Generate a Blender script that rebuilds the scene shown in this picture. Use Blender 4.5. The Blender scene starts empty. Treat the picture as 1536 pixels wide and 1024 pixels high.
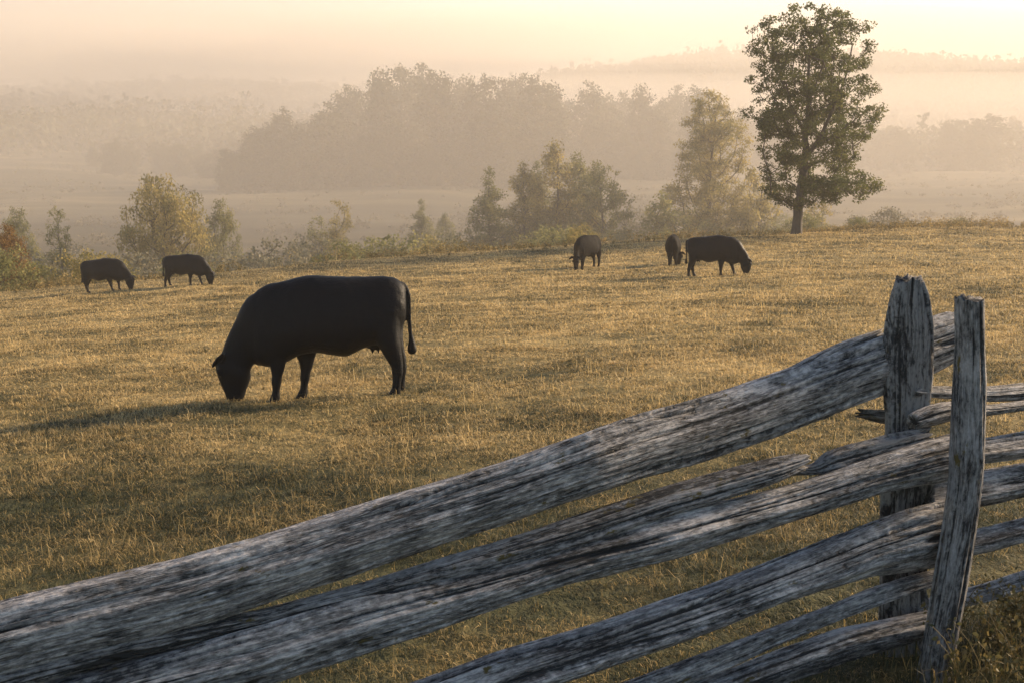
import bpy, math, random
import numpy as np

R = math.radians
random.seed(7)
rng = np.random.default_rng(7)
scene = bpy.context.scene
COL = scene.collection

# ------------------------------------------------------------------ camera model
CAM_Z = 2.0
FPX = 2000.0
PITCH = math.atan2(312.0, FPX)
SUN_AZ, SUN_EL = R(60), R(20)


def at(px, py, Y):
    """world point seen at photo pixel (px, py) at forward distance Y"""
    dy = FPX * math.cos(PITCH) + (512 - py) * math.sin(PITCH)
    dz = -FPX * math.sin(PITCH) + (512 - py) * math.cos(PITCH)
    t = Y / dy
    return np.array([(px - 768) * t, Y, CAM_Z + dz * t])


# ------------------------------------------------------------------ noise (numpy)
def _hash(ix, iy, iz, seed):
    h = (ix.astype(np.int64) * 374761393 + iy.astype(np.int64) * 668265263 + iz.astype(np.int64) * 2147483647 + seed * 974711)
    h = (h ^ (h >> 13)) * 1274126177
    h = h ^ (h >> 16)
    return (h & 0xFFFFFF).astype(np.float64) / 0xFFFFFF * 2 - 1


def noise(x, y, z=0.0, seed=0):
    x, y, z = np.broadcast_arrays(np.asarray(x, float), np.asarray(y, float), np.asarray(z, float))
    x0, y0, z0 = np.floor(x), np.floor(y), np.floor(z)
    fx, fy, fz = x - x0, y - y0, z - z0
    fx, fy, fz = [f * f * (3 - 2 * f) for f in (fx, fy, fz)]
    x0, y0, z0 = x0.astype(int), y0.astype(int), z0.astype(int)
    out = 0
    for dx in (0, 1):
        for dy in (0, 1):
            for dz in (0, 1):
                w = (fx if dx else 1 - fx) * (fy if dy else 1 - fy) * (fz if dz else 1 - fz)
                out = out + w * _hash(x0 + dx, y0 + dy, z0 + dz, seed)
    return out


def fbm(x, y, z=0.0, seed=0, oct=3):
    s, a = 0, 1.0
    for i in range(oct):
        s = s + a * noise(np.asarray(x) * 2 ** i, np.asarray(y) * 2 ** i, np.asarray(z) * 2 ** i, seed + i)
        a *= .5
    return s / 1.75


def sstep(a, b, x):
    t = np.clip((x - a) / (b - a), 0, 1)
    return t * t * (3 - 2 * t)


# ------------------------------------------------------------------ terrain
CF = (-1.87123, -2.50374, .83429, -.86212, -.01759, -.14358, .55313, -.02709, -.11295)


def edge_of(X):
    return np.interp(X, [-60, -23, -14, -2, 16, 27, 60], [52, 57, 60, 69, 75, 80, 88])


def terrain(X, Y):
    X = np.asarray(X, float); Y = np.asarray(Y, float)
    E = edge_of(X)
    Yc = np.clip(np.minimum(Y, E + 4), -12, 200) / 40
    Xc = np.clip(X, -34, 42) / 20
    zf = sum(c * b for c, b in zip(CF, (1, Yc, Xc, Yc * Yc, Xc * Yc, Xc * Xc, Yc ** 3, Xc * Yc * Yc, Xc * Xc * Yc)))
    zf = zf + .05 * noise(X * .35, Y * .35, 0, 3) * sstep(6, 14, Y) + .10 * noise(X * .09, Y * .09, 0, 4) * sstep(10, 30, Y)
    near = (Y < 100) & (Y > 2)
    zf = zf + near * (.016 * noise(X * 3.1, Y * 3.1, 0, 31) + .028 * noise(X * 1.15, Y * 1.15, 0, 32) + .035 * noise(X * .6, Y * .6, 0, 33) * sstep(12, 30, Y))
    u = Y - E
    zv = -9.7 - 2.6 * (1 - sstep(-8, 26, X)) * (1 - sstep(110, 240, Y)) + .5 * noise(X * .02, Y * .02, 0, 9) + .55 * noise(X * .07, Y * .05, 0, 10) + 1.1 * noise(X * .018, Y * .014, 0, 11) * sstep(130, 220, Y)
    w = sstep(-1, 25, u)
    z = zf * (1 - w) + zv * w
    # the far side of the valley and the wooded ridge behind it
    z = z + 2.5 * sstep(300, 520, Y) + 5.5 * sstep(-40, -150, X) * sstep(210, 420, Y)
    ridge = np.interp(X, [-420, -250, -60, 40, 110, 190, 260, 420],
                      [18, 16, 20, 31, 39, 40, 35, 33])
    z = z + ridge * sstep(430, 720, Y) + 1.5 * noise(X * .012, Y * .012, 0, 21) * sstep(430, 600, Y)
    return z + CAM_Z


def ground_hit(px, py, y0=4.0, y1=130.0):
    prev = None
    for Y in np.arange(y0, y1, .05):
        p = at(px, py, Y)
        g = float(terrain(p[0], p[1]))
        if p[2] <= g:
            return np.array([p[0], p[1], g])
    return None


# ------------------------------------------------------------------ mesh helpers
def mesh_from(name, verts, faces_quads=None, faces_tris=None, smooth=True, attrs=None):
    """numpy verts (n,3), quads (m,4), tris (k,3)"""
    me = bpy.data.meshes.new(name)
    verts = np.asarray(verts, np.float32)
    q = np.zeros((0, 4), np.int32) if faces_quads is None else np.asarray(faces_quads, np.int32)
    t = np.zeros((0, 3), np.int32) if faces_tris is None else np.asarray(faces_tris, np.int32)
    me.vertices.add(len(verts)); me.vertices.foreach_set('co', verts.ravel())
    loops = np.concatenate([q.ravel(), t.ravel()])
    me.loops.add(len(loops)); me.loops.foreach_set('vertex_index', loops)
    starts = np.concatenate([np.arange(len(q)) * 4, len(q) * 4 + np.arange(len(t)) * 3]).astype(np.int32)
    me.polygons.add(len(starts)); me.polygons.foreach_set('loop_start', starts)
    me.update(calc_edges=True)
    me.validate()
    if smooth:
        me.polygons.foreach_set('use_smooth', np.ones(len(me.polygons), bool))
    for k, v in (attrs or {}).items():
        v = np.asarray(v, np.float32)
        if v.ndim == 1:
            a = me.attributes.new(k, 'FLOAT', 'POINT'); a.data.foreach_set('value', v)
        else:
            a = me.attributes.new(k, 'FLOAT_VECTOR', 'POINT'); a.data.foreach_set('vector', v.ravel())
    return me


def link(name, me, mat, parent=None, loc=None):
    o = bpy.data.objects.new(name, me)
    COL.objects.link(o)
    if mat is not None and not me.materials:
        me.materials.append(mat)
    if parent is not None:
        o.parent = parent
    if loc is not None:
        o.location = loc
    return o


def tag(o, label=None, cat=None, group=None, kind=None):
    for k, v in (('label', label), ('category', cat), ('group', group), ('kind', kind)):
        if v:
            o[k] = v
    return o


def empty(name, loc, label, cat, group=None, rz=0.0, sc=1.0):
    o = bpy.data.objects.new(name, None)
    COL.objects.link(o)
    o.location = loc; o.rotation_euler = (0, 0, rz); o.scale = (sc, sc, sc)
    o.empty_display_size = .2
    return tag(o, label, cat, group)


def copy_tree(root):
    r = root.copy(); COL.objects.link(r)
    for ch in list(root.children):
        c = ch.copy(); COL.objects.link(c); c.parent = r
        for g in list(ch.children):
            d = g.copy(); COL.objects.link(d); d.parent = c
    return r


# ------------------------------------------------------------------ materials
def new_mat(name):
    m = bpy.data.materials.new(name); m.use_nodes = True
    nt = m.node_tree; nt.nodes.clear()
    out = nt.nodes.new('ShaderNodeOutputMaterial')
    return m, nt, out


def N(nt, typ, **kw):
    n = nt.nodes.new(typ)
    for k, v in kw.items():
        if k.startswith('i_'):
            n.inputs[k[2:].replace('_', ' ')].default_value = v
        else:
            setattr(n, k, v)
    return n


def ramp(nt, src, stops, interp='LINEAR'):
    r = nt.nodes.new('ShaderNodeValToRGB')
    r.color_ramp.interpolation = interp
    e = r.color_ramp.elements
    while len(e) < len(stops):
        e.new(.5)
    for el, (p, c) in zip(e, stops):
        el.position = p
        el.color = (c[0], c[1], c[2], 1) if hasattr(c, '__len__') else (c, c, c, 1)
    nt.links.new(src, r.inputs[0])
    return r.outputs[0]


def mixc(nt, fac, a, b, blend='MIX'):
    m = nt.nodes.new('ShaderNodeMix'); m.data_type = 'RGBA'; m.blend_type = blend
    for sock, v in ((m.inputs[0], fac), (m.inputs[6], a), (m.inputs[7], b)):
        if isinstance(v, bpy.types.NodeSocket):
            nt.links.new(v, sock)
        else:
            sock.default_value = v if not hasattr(v, '__len__') else (v[0], v[1], v[2], 1)
    return m.outputs[2]


def noise_node(nt, vec, scale, detail=3, rough=.55, sx=(1, 1, 1)):
    mp = nt.nodes.new('ShaderNodeMapping'); mp.inputs['Scale'].default_value = sx
    nt.links.new(vec, mp.inputs[0])
    n = nt.nodes.new('ShaderNodeTexNoise')
    n.inputs['Scale'].default_value = scale; n.inputs['Detail'].default_value = detail
    n.inputs['Roughness'].default_value = rough
    nt.links.new(mp.outputs[0], n.inputs['Vector'])
    return n.outputs['Fac']


def math_node(nt, op, a, b=None, clamp=False):
    m = nt.nodes.new('ShaderNodeMath'); m.operation = op; m.use_clamp = clamp
    for s, v in ((m.inputs[0], a), (m.inputs[1], b)):
        if v is None:
            continue
        if isinstance(v, bpy.types.NodeSocket):
            nt.links.new(v, s)
        else:
            s.default_value = v
    return m.outputs[0]


def pasture_patch(nt):
    """0 = green lush, 1 = dry straw; pattern of the sward in world space, with some shade near the fence"""
    g = nt.nodes.new('ShaderNodeNewGeometry')
    pos = g.outputs['Position']
    a = noise_node(nt, pos, .33, 3, .6)
    b = noise_node(nt, pos, 1.4, 3, .6)
    s = nt.nodes.new('ShaderNodeSeparateXYZ'); nt.links.new(pos, s.inputs[0])
    near = nt.nodes.new('ShaderNodeMapRange')       # greener sward by the fence, with the shade there put into its colour
    near.inputs[1].default_value = 7; near.inputs[2].default_value = 15
    near.inputs[3].default_value = -.135; near.inputs[4].default_value = .07
    xx = math_node(nt, 'MULTIPLY', s.outputs[0], -.35)
    nt.links.new(math_node(nt, 'SUBTRACT', s.outputs[1], xx), near.inputs[0])
    v = math_node(nt, 'ADD', math_node(nt, 'MULTIPLY', a, .62), math_node(nt, 'MULTIPLY', b, .36))
    v = math_node(nt, 'ADD', v, near.outputs[0])
    return math_node(nt, 'SUBTRACT', v, -.01), pos


def mat_ground():
    m, nt, out = new_mat('pasture_ground')
    patch, pos = pasture_patch(nt)
    c = ramp(nt, patch, [(.36, (.055, .055, .025)), (.5, (.15, .118, .048)), (.64, (.28, .21, .088))])
    fine = noise_node(nt, pos, 9, 4, .7, (1, .6, 1))
    c = mixc(nt, .75, c, ramp(nt, fine, [(.3, (.35, .36, .33)), (.55, (.95, .95, .95)), (.75, (1.45, 1.35, 1.2))]), 'MULTIPLY')
    # the far meadow: duller grass in long bands
    s = nt.nodes.new('ShaderNodeSeparateXYZ'); nt.links.new(pos, s.inputs[0])
    far = nt.nodes.new('ShaderNodeMapRange')
    far.inputs[1].default_value = 90; far.inputs[2].default_value = 125
    nt.links.new(s.outputs[1], far.inputs[0])
    band = noise_node(nt, pos, .05, 5, .65, (.35, 1.3, 1))
    mc = ramp(nt, band, [(.33, (.024, .024, .014)), (.47, (.05, .044, .024)), (.58, (.09, .074, .04)), (.7, (.19, .15, .085))])
    c = mixc(nt, far.outputs[0], c, mc)
    b = N(nt, 'ShaderNodeBsdfPrincipled'); b.inputs['Roughness'].default_value = .95
    b.inputs['Specular IOR Level'].default_value = .1
    nt.links.new(c, b.inputs['Base Color'])
    bp = N(nt, 'ShaderNodeBump'); bp.inputs['Strength'].default_value = .8; bp.inputs['Distance'].default_value = .06
    nt.links.new(fine, bp.inputs['Height']); nt.links.new(bp.outputs[0], b.inputs['Normal'])
    nt.links.new(b.outputs[0], out.inputs[0])
    return m


def mat_grass():
    m, nt, out = new_mat('grass_blades')
    patch, pos = pasture_patch(nt)
    at_ = N(nt, 'ShaderNodeAttribute', attribute_name='tint')
    v = math_node(nt, 'ADD', patch, math_node(nt, 'MULTIPLY', math_node(nt, 'SUBTRACT', at_.outputs['Fac'], .5), .46))
    c = ramp(nt, v, [(.30, (.04, .046, .02)), (.42, (.13, .11, .043)), (.53, (.37, .262, .102)), (.73, (.72, .53, .245))])
    d = N(nt, 'ShaderNodeBsdfPrincipled'); d.inputs['Roughness'].default_value = .6
    d.inputs['Specular IOR Level'].default_value = .25
    t = N(nt, 'ShaderNodeBsdfTranslucent')
    nt.links.new(c, d.inputs['Base Color']); nt.links.new(c, t.inputs['Color'])
    mx = N(nt, 'ShaderNodeMixShader'); mx.inputs[0].default_value = .35
    nt.links.new(d.outputs[0], mx.inputs[1]); nt.links.new(t.outputs[0], mx.inputs[2])
    nt.links.new(mx.outputs[0], out.inputs[0])
    return m


def mat_leaf(name, stops, trans=.4):
    m, nt, out = new_mat(name)
    at_ = N(nt, 'ShaderNodeAttribute', attribute_name='tint')
    c = ramp(nt, at_.outputs['Fac'], stops)
    d = N(nt, 'ShaderNodeBsdfPrincipled'); d.inputs['Roughness'].default_value = .6
    d.inputs['Specular IOR Level'].default_value = .2
    t = N(nt, 'ShaderNodeBsdfTranslucent')
    nt.links.new(c, d.inputs['Base Color']); nt.links.new(c, t.inputs['Color'])
    mx = N(nt, 'ShaderNodeMixShader'); mx.inputs[0].default_value = trans
    nt.links.new(d.outputs[0], mx.inputs[1]); nt.links.new(t.outputs[0], mx.inputs[2])
    nt.links.new(mx.outputs[0], out.inputs[0])
    return m


def mat_bark():
    m, nt, out = new_mat('tree_bark')
    tc = N(nt, 'ShaderNodeTexCoord')
    n = noise_node(nt, tc.outputs['Object'], 3, 4, .65, (4, 4, .7))
    c = ramp(nt, n, [(.3, (.028, .024, .019)), (.7, (.085, .07, .055))])
    b = N(nt, 'ShaderNodeBsdfPrincipled'); b.inputs['Roughness'].default_value = .9
    nt.links.new(c, b.inputs['Base Color'])
    nt.links.new(b.outputs[0], out.inputs[0])
    return m


def mat_cow(name, base, rough=.55, spec=.05):
    m, nt, out = new_mat(name)
    tc = N(nt, 'ShaderNodeTexCoord')
    n = noise_node(nt, tc.outputs['Object'], 5, 5, .65)
    c = mixc(nt, n, [b * .7 for b in base], [b * 1.4 for b in base])
    b = N(nt, 'ShaderNodeBsdfPrincipled'); b.inputs['Roughness'].default_value = rough
    b.inputs['Specular IOR Level'].default_value = spec
    nt.links.new(c, b.inputs['Base Color'])
    f = noise_node(nt, tc.outputs['Object'], 70, 3, .7, (.35, 1, .8))
    f2 = noise_node(nt, tc.outputs['Object'], 7, 3, .6)
    h = math_node(nt, 'ADD', f, math_node(nt, 'MULTIPLY', f2, 2.5))
    bp = N(nt, 'ShaderNodeBump'); bp.inputs['Strength'].default_value = .5; bp.inputs['Distance'].default_value = .012
    nt.links.new(h, bp.inputs['Height']); nt.links.new(bp.outputs[0], b.inputs['Normal'])
    nt.links.new(b.outputs[0], out.inputs[0])
    return m


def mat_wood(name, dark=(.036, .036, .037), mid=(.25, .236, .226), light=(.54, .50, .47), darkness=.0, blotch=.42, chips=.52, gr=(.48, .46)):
    """weathered split wood; 'grain' attribute = (along, across1, across2) in metres"""
    m, nt, out = new_mat(name)
    a = N(nt, 'ShaderNodeAttribute', attribute_name='grain')
    vec = a.outputs['Vector']
    warp = noise_node(nt, vec, 3, 2, .5, (1, 1, 1))
    va = N(nt, 'ShaderNodeVectorMath', operation='MULTIPLY_ADD')
    cmb = N(nt, 'ShaderNodeCombineXYZ')
    for i in (1, 2):
        nt.links.new(warp, cmb.inputs[i])
    nt.links.new(cmb.outputs[0], va.inputs[0]); va.inputs[1].default_value = (0, .02, .02)
    nt.links.new(vec, va.inputs[2])
    v2 = va.outputs[0]
    g1 = noise_node(nt, v2, 1, 5, .62, (22, 165, 165))       # fine grain
    g2 = noise_node(nt, v2, 1, 4, .6, (9, 62, 62))      # broad grain
    g3 = noise_node(nt, v2, 1, 3, .55, (16, 190, 190))
    blot = noise_node(nt, vec, 1, 4, .65, (4.2, 11, 11))   # weather stains
    chip = noise_node(nt, vec, 1, 4, .7, (34, 60, 60))
    s = math_node(nt, 'ADD', math_node(nt, 'MULTIPLY', g1, gr[0]), math_node(nt, 'MULTIPLY', g2, gr[1]))
    s = math_node(nt, 'ADD', s, math_node(nt, 'MULTIPLY', math_node(nt, 'SUBTRACT', blot, .5), blotch))
    s = math_node(nt, 'ADD', s, math_node(nt, 'MULTIPLY', math_node(nt, 'SUBTRACT', chip, .5), chips))
    cav = N(nt, 'ShaderNodeAttribute', attribute_name='groove')
    s = math_node(nt, 'SUBTRACT', s, math_node(nt, 'MULTIPLY', cav.outputs['Fac'], .30))
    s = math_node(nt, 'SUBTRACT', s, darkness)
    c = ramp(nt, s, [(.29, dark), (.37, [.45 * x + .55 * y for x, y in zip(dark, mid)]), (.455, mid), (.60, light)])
    ck = noise_node(nt, v2, 1, 2, .5, (2.6, 40, 40))
    ck2 = noise_node(nt, v2, 1, 2, .5, (5, 85, 85))
    line = ramp(nt, ck, [(.475, 0), (.495, 1), (.505, 1), (.525, 0)])
    line2 = ramp(nt, ck2, [(.47, 0), (.5, .8), (.53, 0)])
    where = ramp(nt, blot, [(.40, 1), (.58, .15)])
    line = math_node(nt, 'MULTIPLY', math_node(nt, 'MAXIMUM', line, line2), where)
    c = mixc(nt, math_node(nt, 'MULTIPLY', line, .8), c, (.022, .022, .023))
    moss = noise_node(nt, vec, 1, 5, .7, (7, 14, 14))
    c = mixc(nt, ramp(nt, moss, [(.635, 0), (.69, 1)]), c, (.10, .075, .022))
    b = N(nt, 'ShaderNodeBsdfPrincipled'); b.inputs['Roughness'].default_value = .82
    b.inputs['Specular IOR Level'].default_value = .25
    nt.links.new(c, b.inputs['Base Color'])
    h = math_node(nt, 'ADD', math_node(nt, 'MULTIPLY', g1, .8), math_node(nt, 'ADD', g2, math_node(nt, 'MULTIPLY', g3, .35)))
    h = math_node(nt, 'ADD', h, math_node(nt, 'MULTIPLY', chip, .6))
    h = math_node(nt, 'SUBTRACT', h, math_node(nt, 'MULTIPLY', line, .5))
    bp = N(nt, 'ShaderNodeBump'); bp.inputs['Strength'].default_value = .9; bp.inputs['Distance'].default_value = .012
    nt.links.new(h, bp.inputs['Height']); nt.links.new(bp.outputs[0], b.inputs['Normal'])
    nt.links.new(b.outputs[0], out.inputs[0])
    return m


def mat_volume(name, density, color, aniso):
    m, nt, out = new_mat(name)
    v = N(nt, 'ShaderNodeVolumePrincipled')
    v.inputs['Density'].default_value = density
    v.inputs['Color'].default_value = (*color, 1)
    v.inputs['Anisotropy'].default_value = aniso
    nt.links.new(v.outputs[0], out.inputs['Volume'])
    return m


M_GROUND, M_GRASS, M_BARK = mat_ground(), mat_grass(), mat_bark()
M_COW = mat_cow('black_cow_coat', (.0042, .005, .0062), .5, .10)
M_COWB = mat_cow('brown_black_cow_coat', (.007, .0066, .0064), .8)
M_WOOD = mat_wood('weathered_grey_wood')
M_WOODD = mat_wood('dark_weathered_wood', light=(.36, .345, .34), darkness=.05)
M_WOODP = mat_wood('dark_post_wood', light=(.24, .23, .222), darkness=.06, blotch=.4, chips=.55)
M_LEAF_OAK = mat_leaf('dark_green_leaves', [(0, (.040, .052, .019)), (.6, (.082, .095, .032)), (1, (.165, .158, .05))], .55)
M_LEAF_YG = mat_leaf('yellow_green_leaves', [(0, (.12, .115, .04)), (.5, (.26, .22, .075)), (1, (.45, .34, .12))], .58)
M_LEAF_GREEN = mat_leaf('olive_leaves', [(0, (.10, .112, .045)), (.6, (.20, .195, .075)), (1, (.33, .285, .10))], .55)
M_LEAF_RUST = mat_leaf('rust_leaves', [(0, (.09, .05, .018)), (.5, (.22, .12, .035)), (1, (.34, .2, .06))], .45)
M_LEAF_FAR = mat_leaf('woodland_leaves', [(0, (.03, .034, .016)), (.6, (.06, .058, .026)), (1, (.11, .095, .04))], .35)
M_LEAF_SILVER = mat_leaf('pale_scrub_leaves', [(0, (.12, .12, .075)), (.5, (.2, .185, .12)), (1, (.32, .28, .18))], .4)
M_SCRUB = mat_leaf('meadow_scrub_leaves', [(0, (.045, .045, .024)), (.6, (.10, .085, .045)), (1, (.2, .16, .085))], .3)
M_WEED = mat_leaf('dry_weeds', [(0, (.07, .07, .03)), (.45, (.17, .13, .05)), (.8, (.36, .25, .09)), (1, (.5, .36, .13))], .35)


# ------------------------------------------------------------------ ground
def build_ground():
    Ys = np.concatenate([np.linspace(-14, 2, 14), np.geomspace(2.3, 110, 420), np.geomspace(111, 1500, 150)])
    s = np.linspace(-1, 1, 321)
    YY, SS = np.meshgrid(Ys, s, indexing='ij')
    W = np.maximum(26, 14 + .78 * np.abs(YY))
    XX = SS * W
    ZZ = terrain(XX, YY)
    V = np.stack([XX, YY, ZZ], -1).reshape(-1, 3)
    nr, nc = YY.shape
    i = np.arange(nr - 1)[:, None] * nc + np.arange(nc - 1)[None]
    q = np.stack([i, i + 1, i + nc + 1, i + nc], -1).reshape(-1, 4)
    o = link('ground', mesh_from('ground', V, q), M_GROUND)
    tag(o, kind='structure', label='rolling pasture ground and valley meadow')


# ------------------------------------------------------------------ grass
def blades(cx, cy, L, W, tint, lean, seed):
    """one curved tapering blade per entry"""
    r = np.random.default_rng(seed)
    n = len(cx)
    base = np.stack([cx, cy, terrain(cx, cy) - .008], -1)
    ang = r.uniform(0, 2 * np.pi, n)
    d = np.stack([np.cos(ang), np.sin(ang), np.zeros(n)], -1)
    wv = np.stack([-np.sin(ang + r.normal(0, .5, n)), np.cos(ang), np.zeros(n)], -1)
    up = np.array([0, 0, 1.0])
    bend = lean * r.uniform(.3, 1.5, n)
    curl = r.uniform(-.5, .6, n)
    p1 = base + up * (L * .5)[:, None] + d * (L * bend * .30)[:, None]
    p2 = base + up * (L * np.clip(1 - .45 * bend - .25 * curl, .12, 1))[:, None] + d * (L * bend * (.85 + curl))[:, None]
    hw = (W * .5)[:, None]
    V = np.stack([base - wv * hw, base + wv * hw, p1 - wv * hw * .85, p1 + wv * hw * .85, p2], 1)
    k = np.arange(n)[:, None] * 5
    q = k + np.array([[0, 1, 3, 2]])
    t = k + np.array([[2, 3, 4]])
    return V.reshape(-1, 3), q, t, np.repeat(tint, 5)


def build_grass():
    Vs, Qs, Ts, As = [], [], [], []
    off = 0
    # tufts are laid out in distance bands
    bands = [(3.0, 6, 380, 13), (6, 9, 300, 13), (9, 13, 210, 12), (13, 20, 130, 11), (20, 32, 68, 9), (32, 50, 30, 9), (50, 84, 12, 9)]
    for bi, (y0, y1, dens, per) in enumerate(bands):
        hw0, hw1 = .42 * y0 + 2.0, .42 * y1 + 2.0
        area = (hw0 + hw1) * (y1 - y0)
        n = int(area * dens)
        ty = np.sqrt(rng.uniform(0, 1, n) * (y1 ** 2 - y0 ** 2) + y0 ** 2)
        tx = rng.uniform(-1, 1, n) * (.42 * ty + 2.0)
        keep = (ty < edge_of(tx) + 8)
        lush = noise(tx * .9, ty * .9, 0, 41) + .6 * noise(tx * 2.3, ty * 2.3, 0, 42)
        keep &= rng.uniform(-1.2, 1.0, n) < lush + .95
        tx, ty, lush = tx[keep], ty[keep], lush[keep]
        n = len(tx)
        m = rng.poisson(per, n).clip(3, 26)
        idx = np.repeat(np.arange(n), m)
        d = ty[idx]
        spread = .020 + .0022 * d
        cx = tx[idx] + rng.normal(0, 1, len(idx)) * spread
        cy = ty[idx] + rng.normal(0, 1, len(idx)) * spread
        size = (.034 + .026 * np.clip(lush[idx] + .5, 0, 2)) * rng.uniform(.45, 1.35, len(idx)) + .0007 * d
        W = np.maximum(.0036, d * .00052) * rng.uniform(.6, 1.25, len(idx))
        tint = np.clip(.5 + .17 * rng.normal(0, 1, n)[idx] + np.where(d < 14, .24, .17) * rng.normal(0, 1, len(idx)), 0, 1)
        lean = np.full(len(idx), 1.45)
        # scattered rank tussocks the cattle have left
        tus = (rng.uniform(0, 1, n) < .022)[idx]
        size[tus] *= 1.9; tint[tus] = np.clip(tint[tus] - .18, 0, 1)
        # a few tall dry stalks
        st = rng.uniform(0, 1, len(idx)) < .012
        size[st] *= 2.1; W[st] *= .7; tint[st] = rng.uniform(.75, 1, st.sum()); lean[st] = .35
        V, q, t, a = blades(cx, cy, size, W, tint, lean, 100 + bi)
        Vs.append(V); Qs.append(q + off); Ts.append(t + off); As.append(a); off += len(V)
    # longer ungrazed grass along the fence line
    n = 7500
    f = rng.uniform(0, 1, n)
    cx = -2.0 + f * 5.6 + rng.normal(0, .1, n)
    cy = 3.45 + (cx + 1.5) * .46 + np.abs(rng.normal(0, .28, n)) * rng.choice([-1, 1], n)
    cy = np.where(cx > 1.75, 5.05 + (cx - 1.75) * .55 + rng.normal(0, .35, n), cy)
    L = rng.uniform(.06, .30, n) * (.6 + .4 * noise(cx * 3, cy * 3, 0, 44)) * np.where(cx > 1.5, 1.25, 1)
    V, q, t, a = blades(cx, cy, L, rng.uniform(.002, .0048, n), np.clip(rng.normal(.45, .22, n), 0, 1), np.full(n, .7), 301)
    Vs.append(V); Qs.append(q + off); Ts.append(t + off); As.append(a); off += len(V)
    V, Q, T, A = np.concatenate(Vs), np.concatenate(Qs), np.concatenate(Ts), np.concatenate(As)
    print('grass blades', len(Q))
    o = link('grass', mesh_from('grass', V, Q, T, False, {'tint': A}), M_GRASS)
    tag(o, 'short grazed pasture grass, straw gold mixed with olive green', 'grass', kind='stuff')


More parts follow.
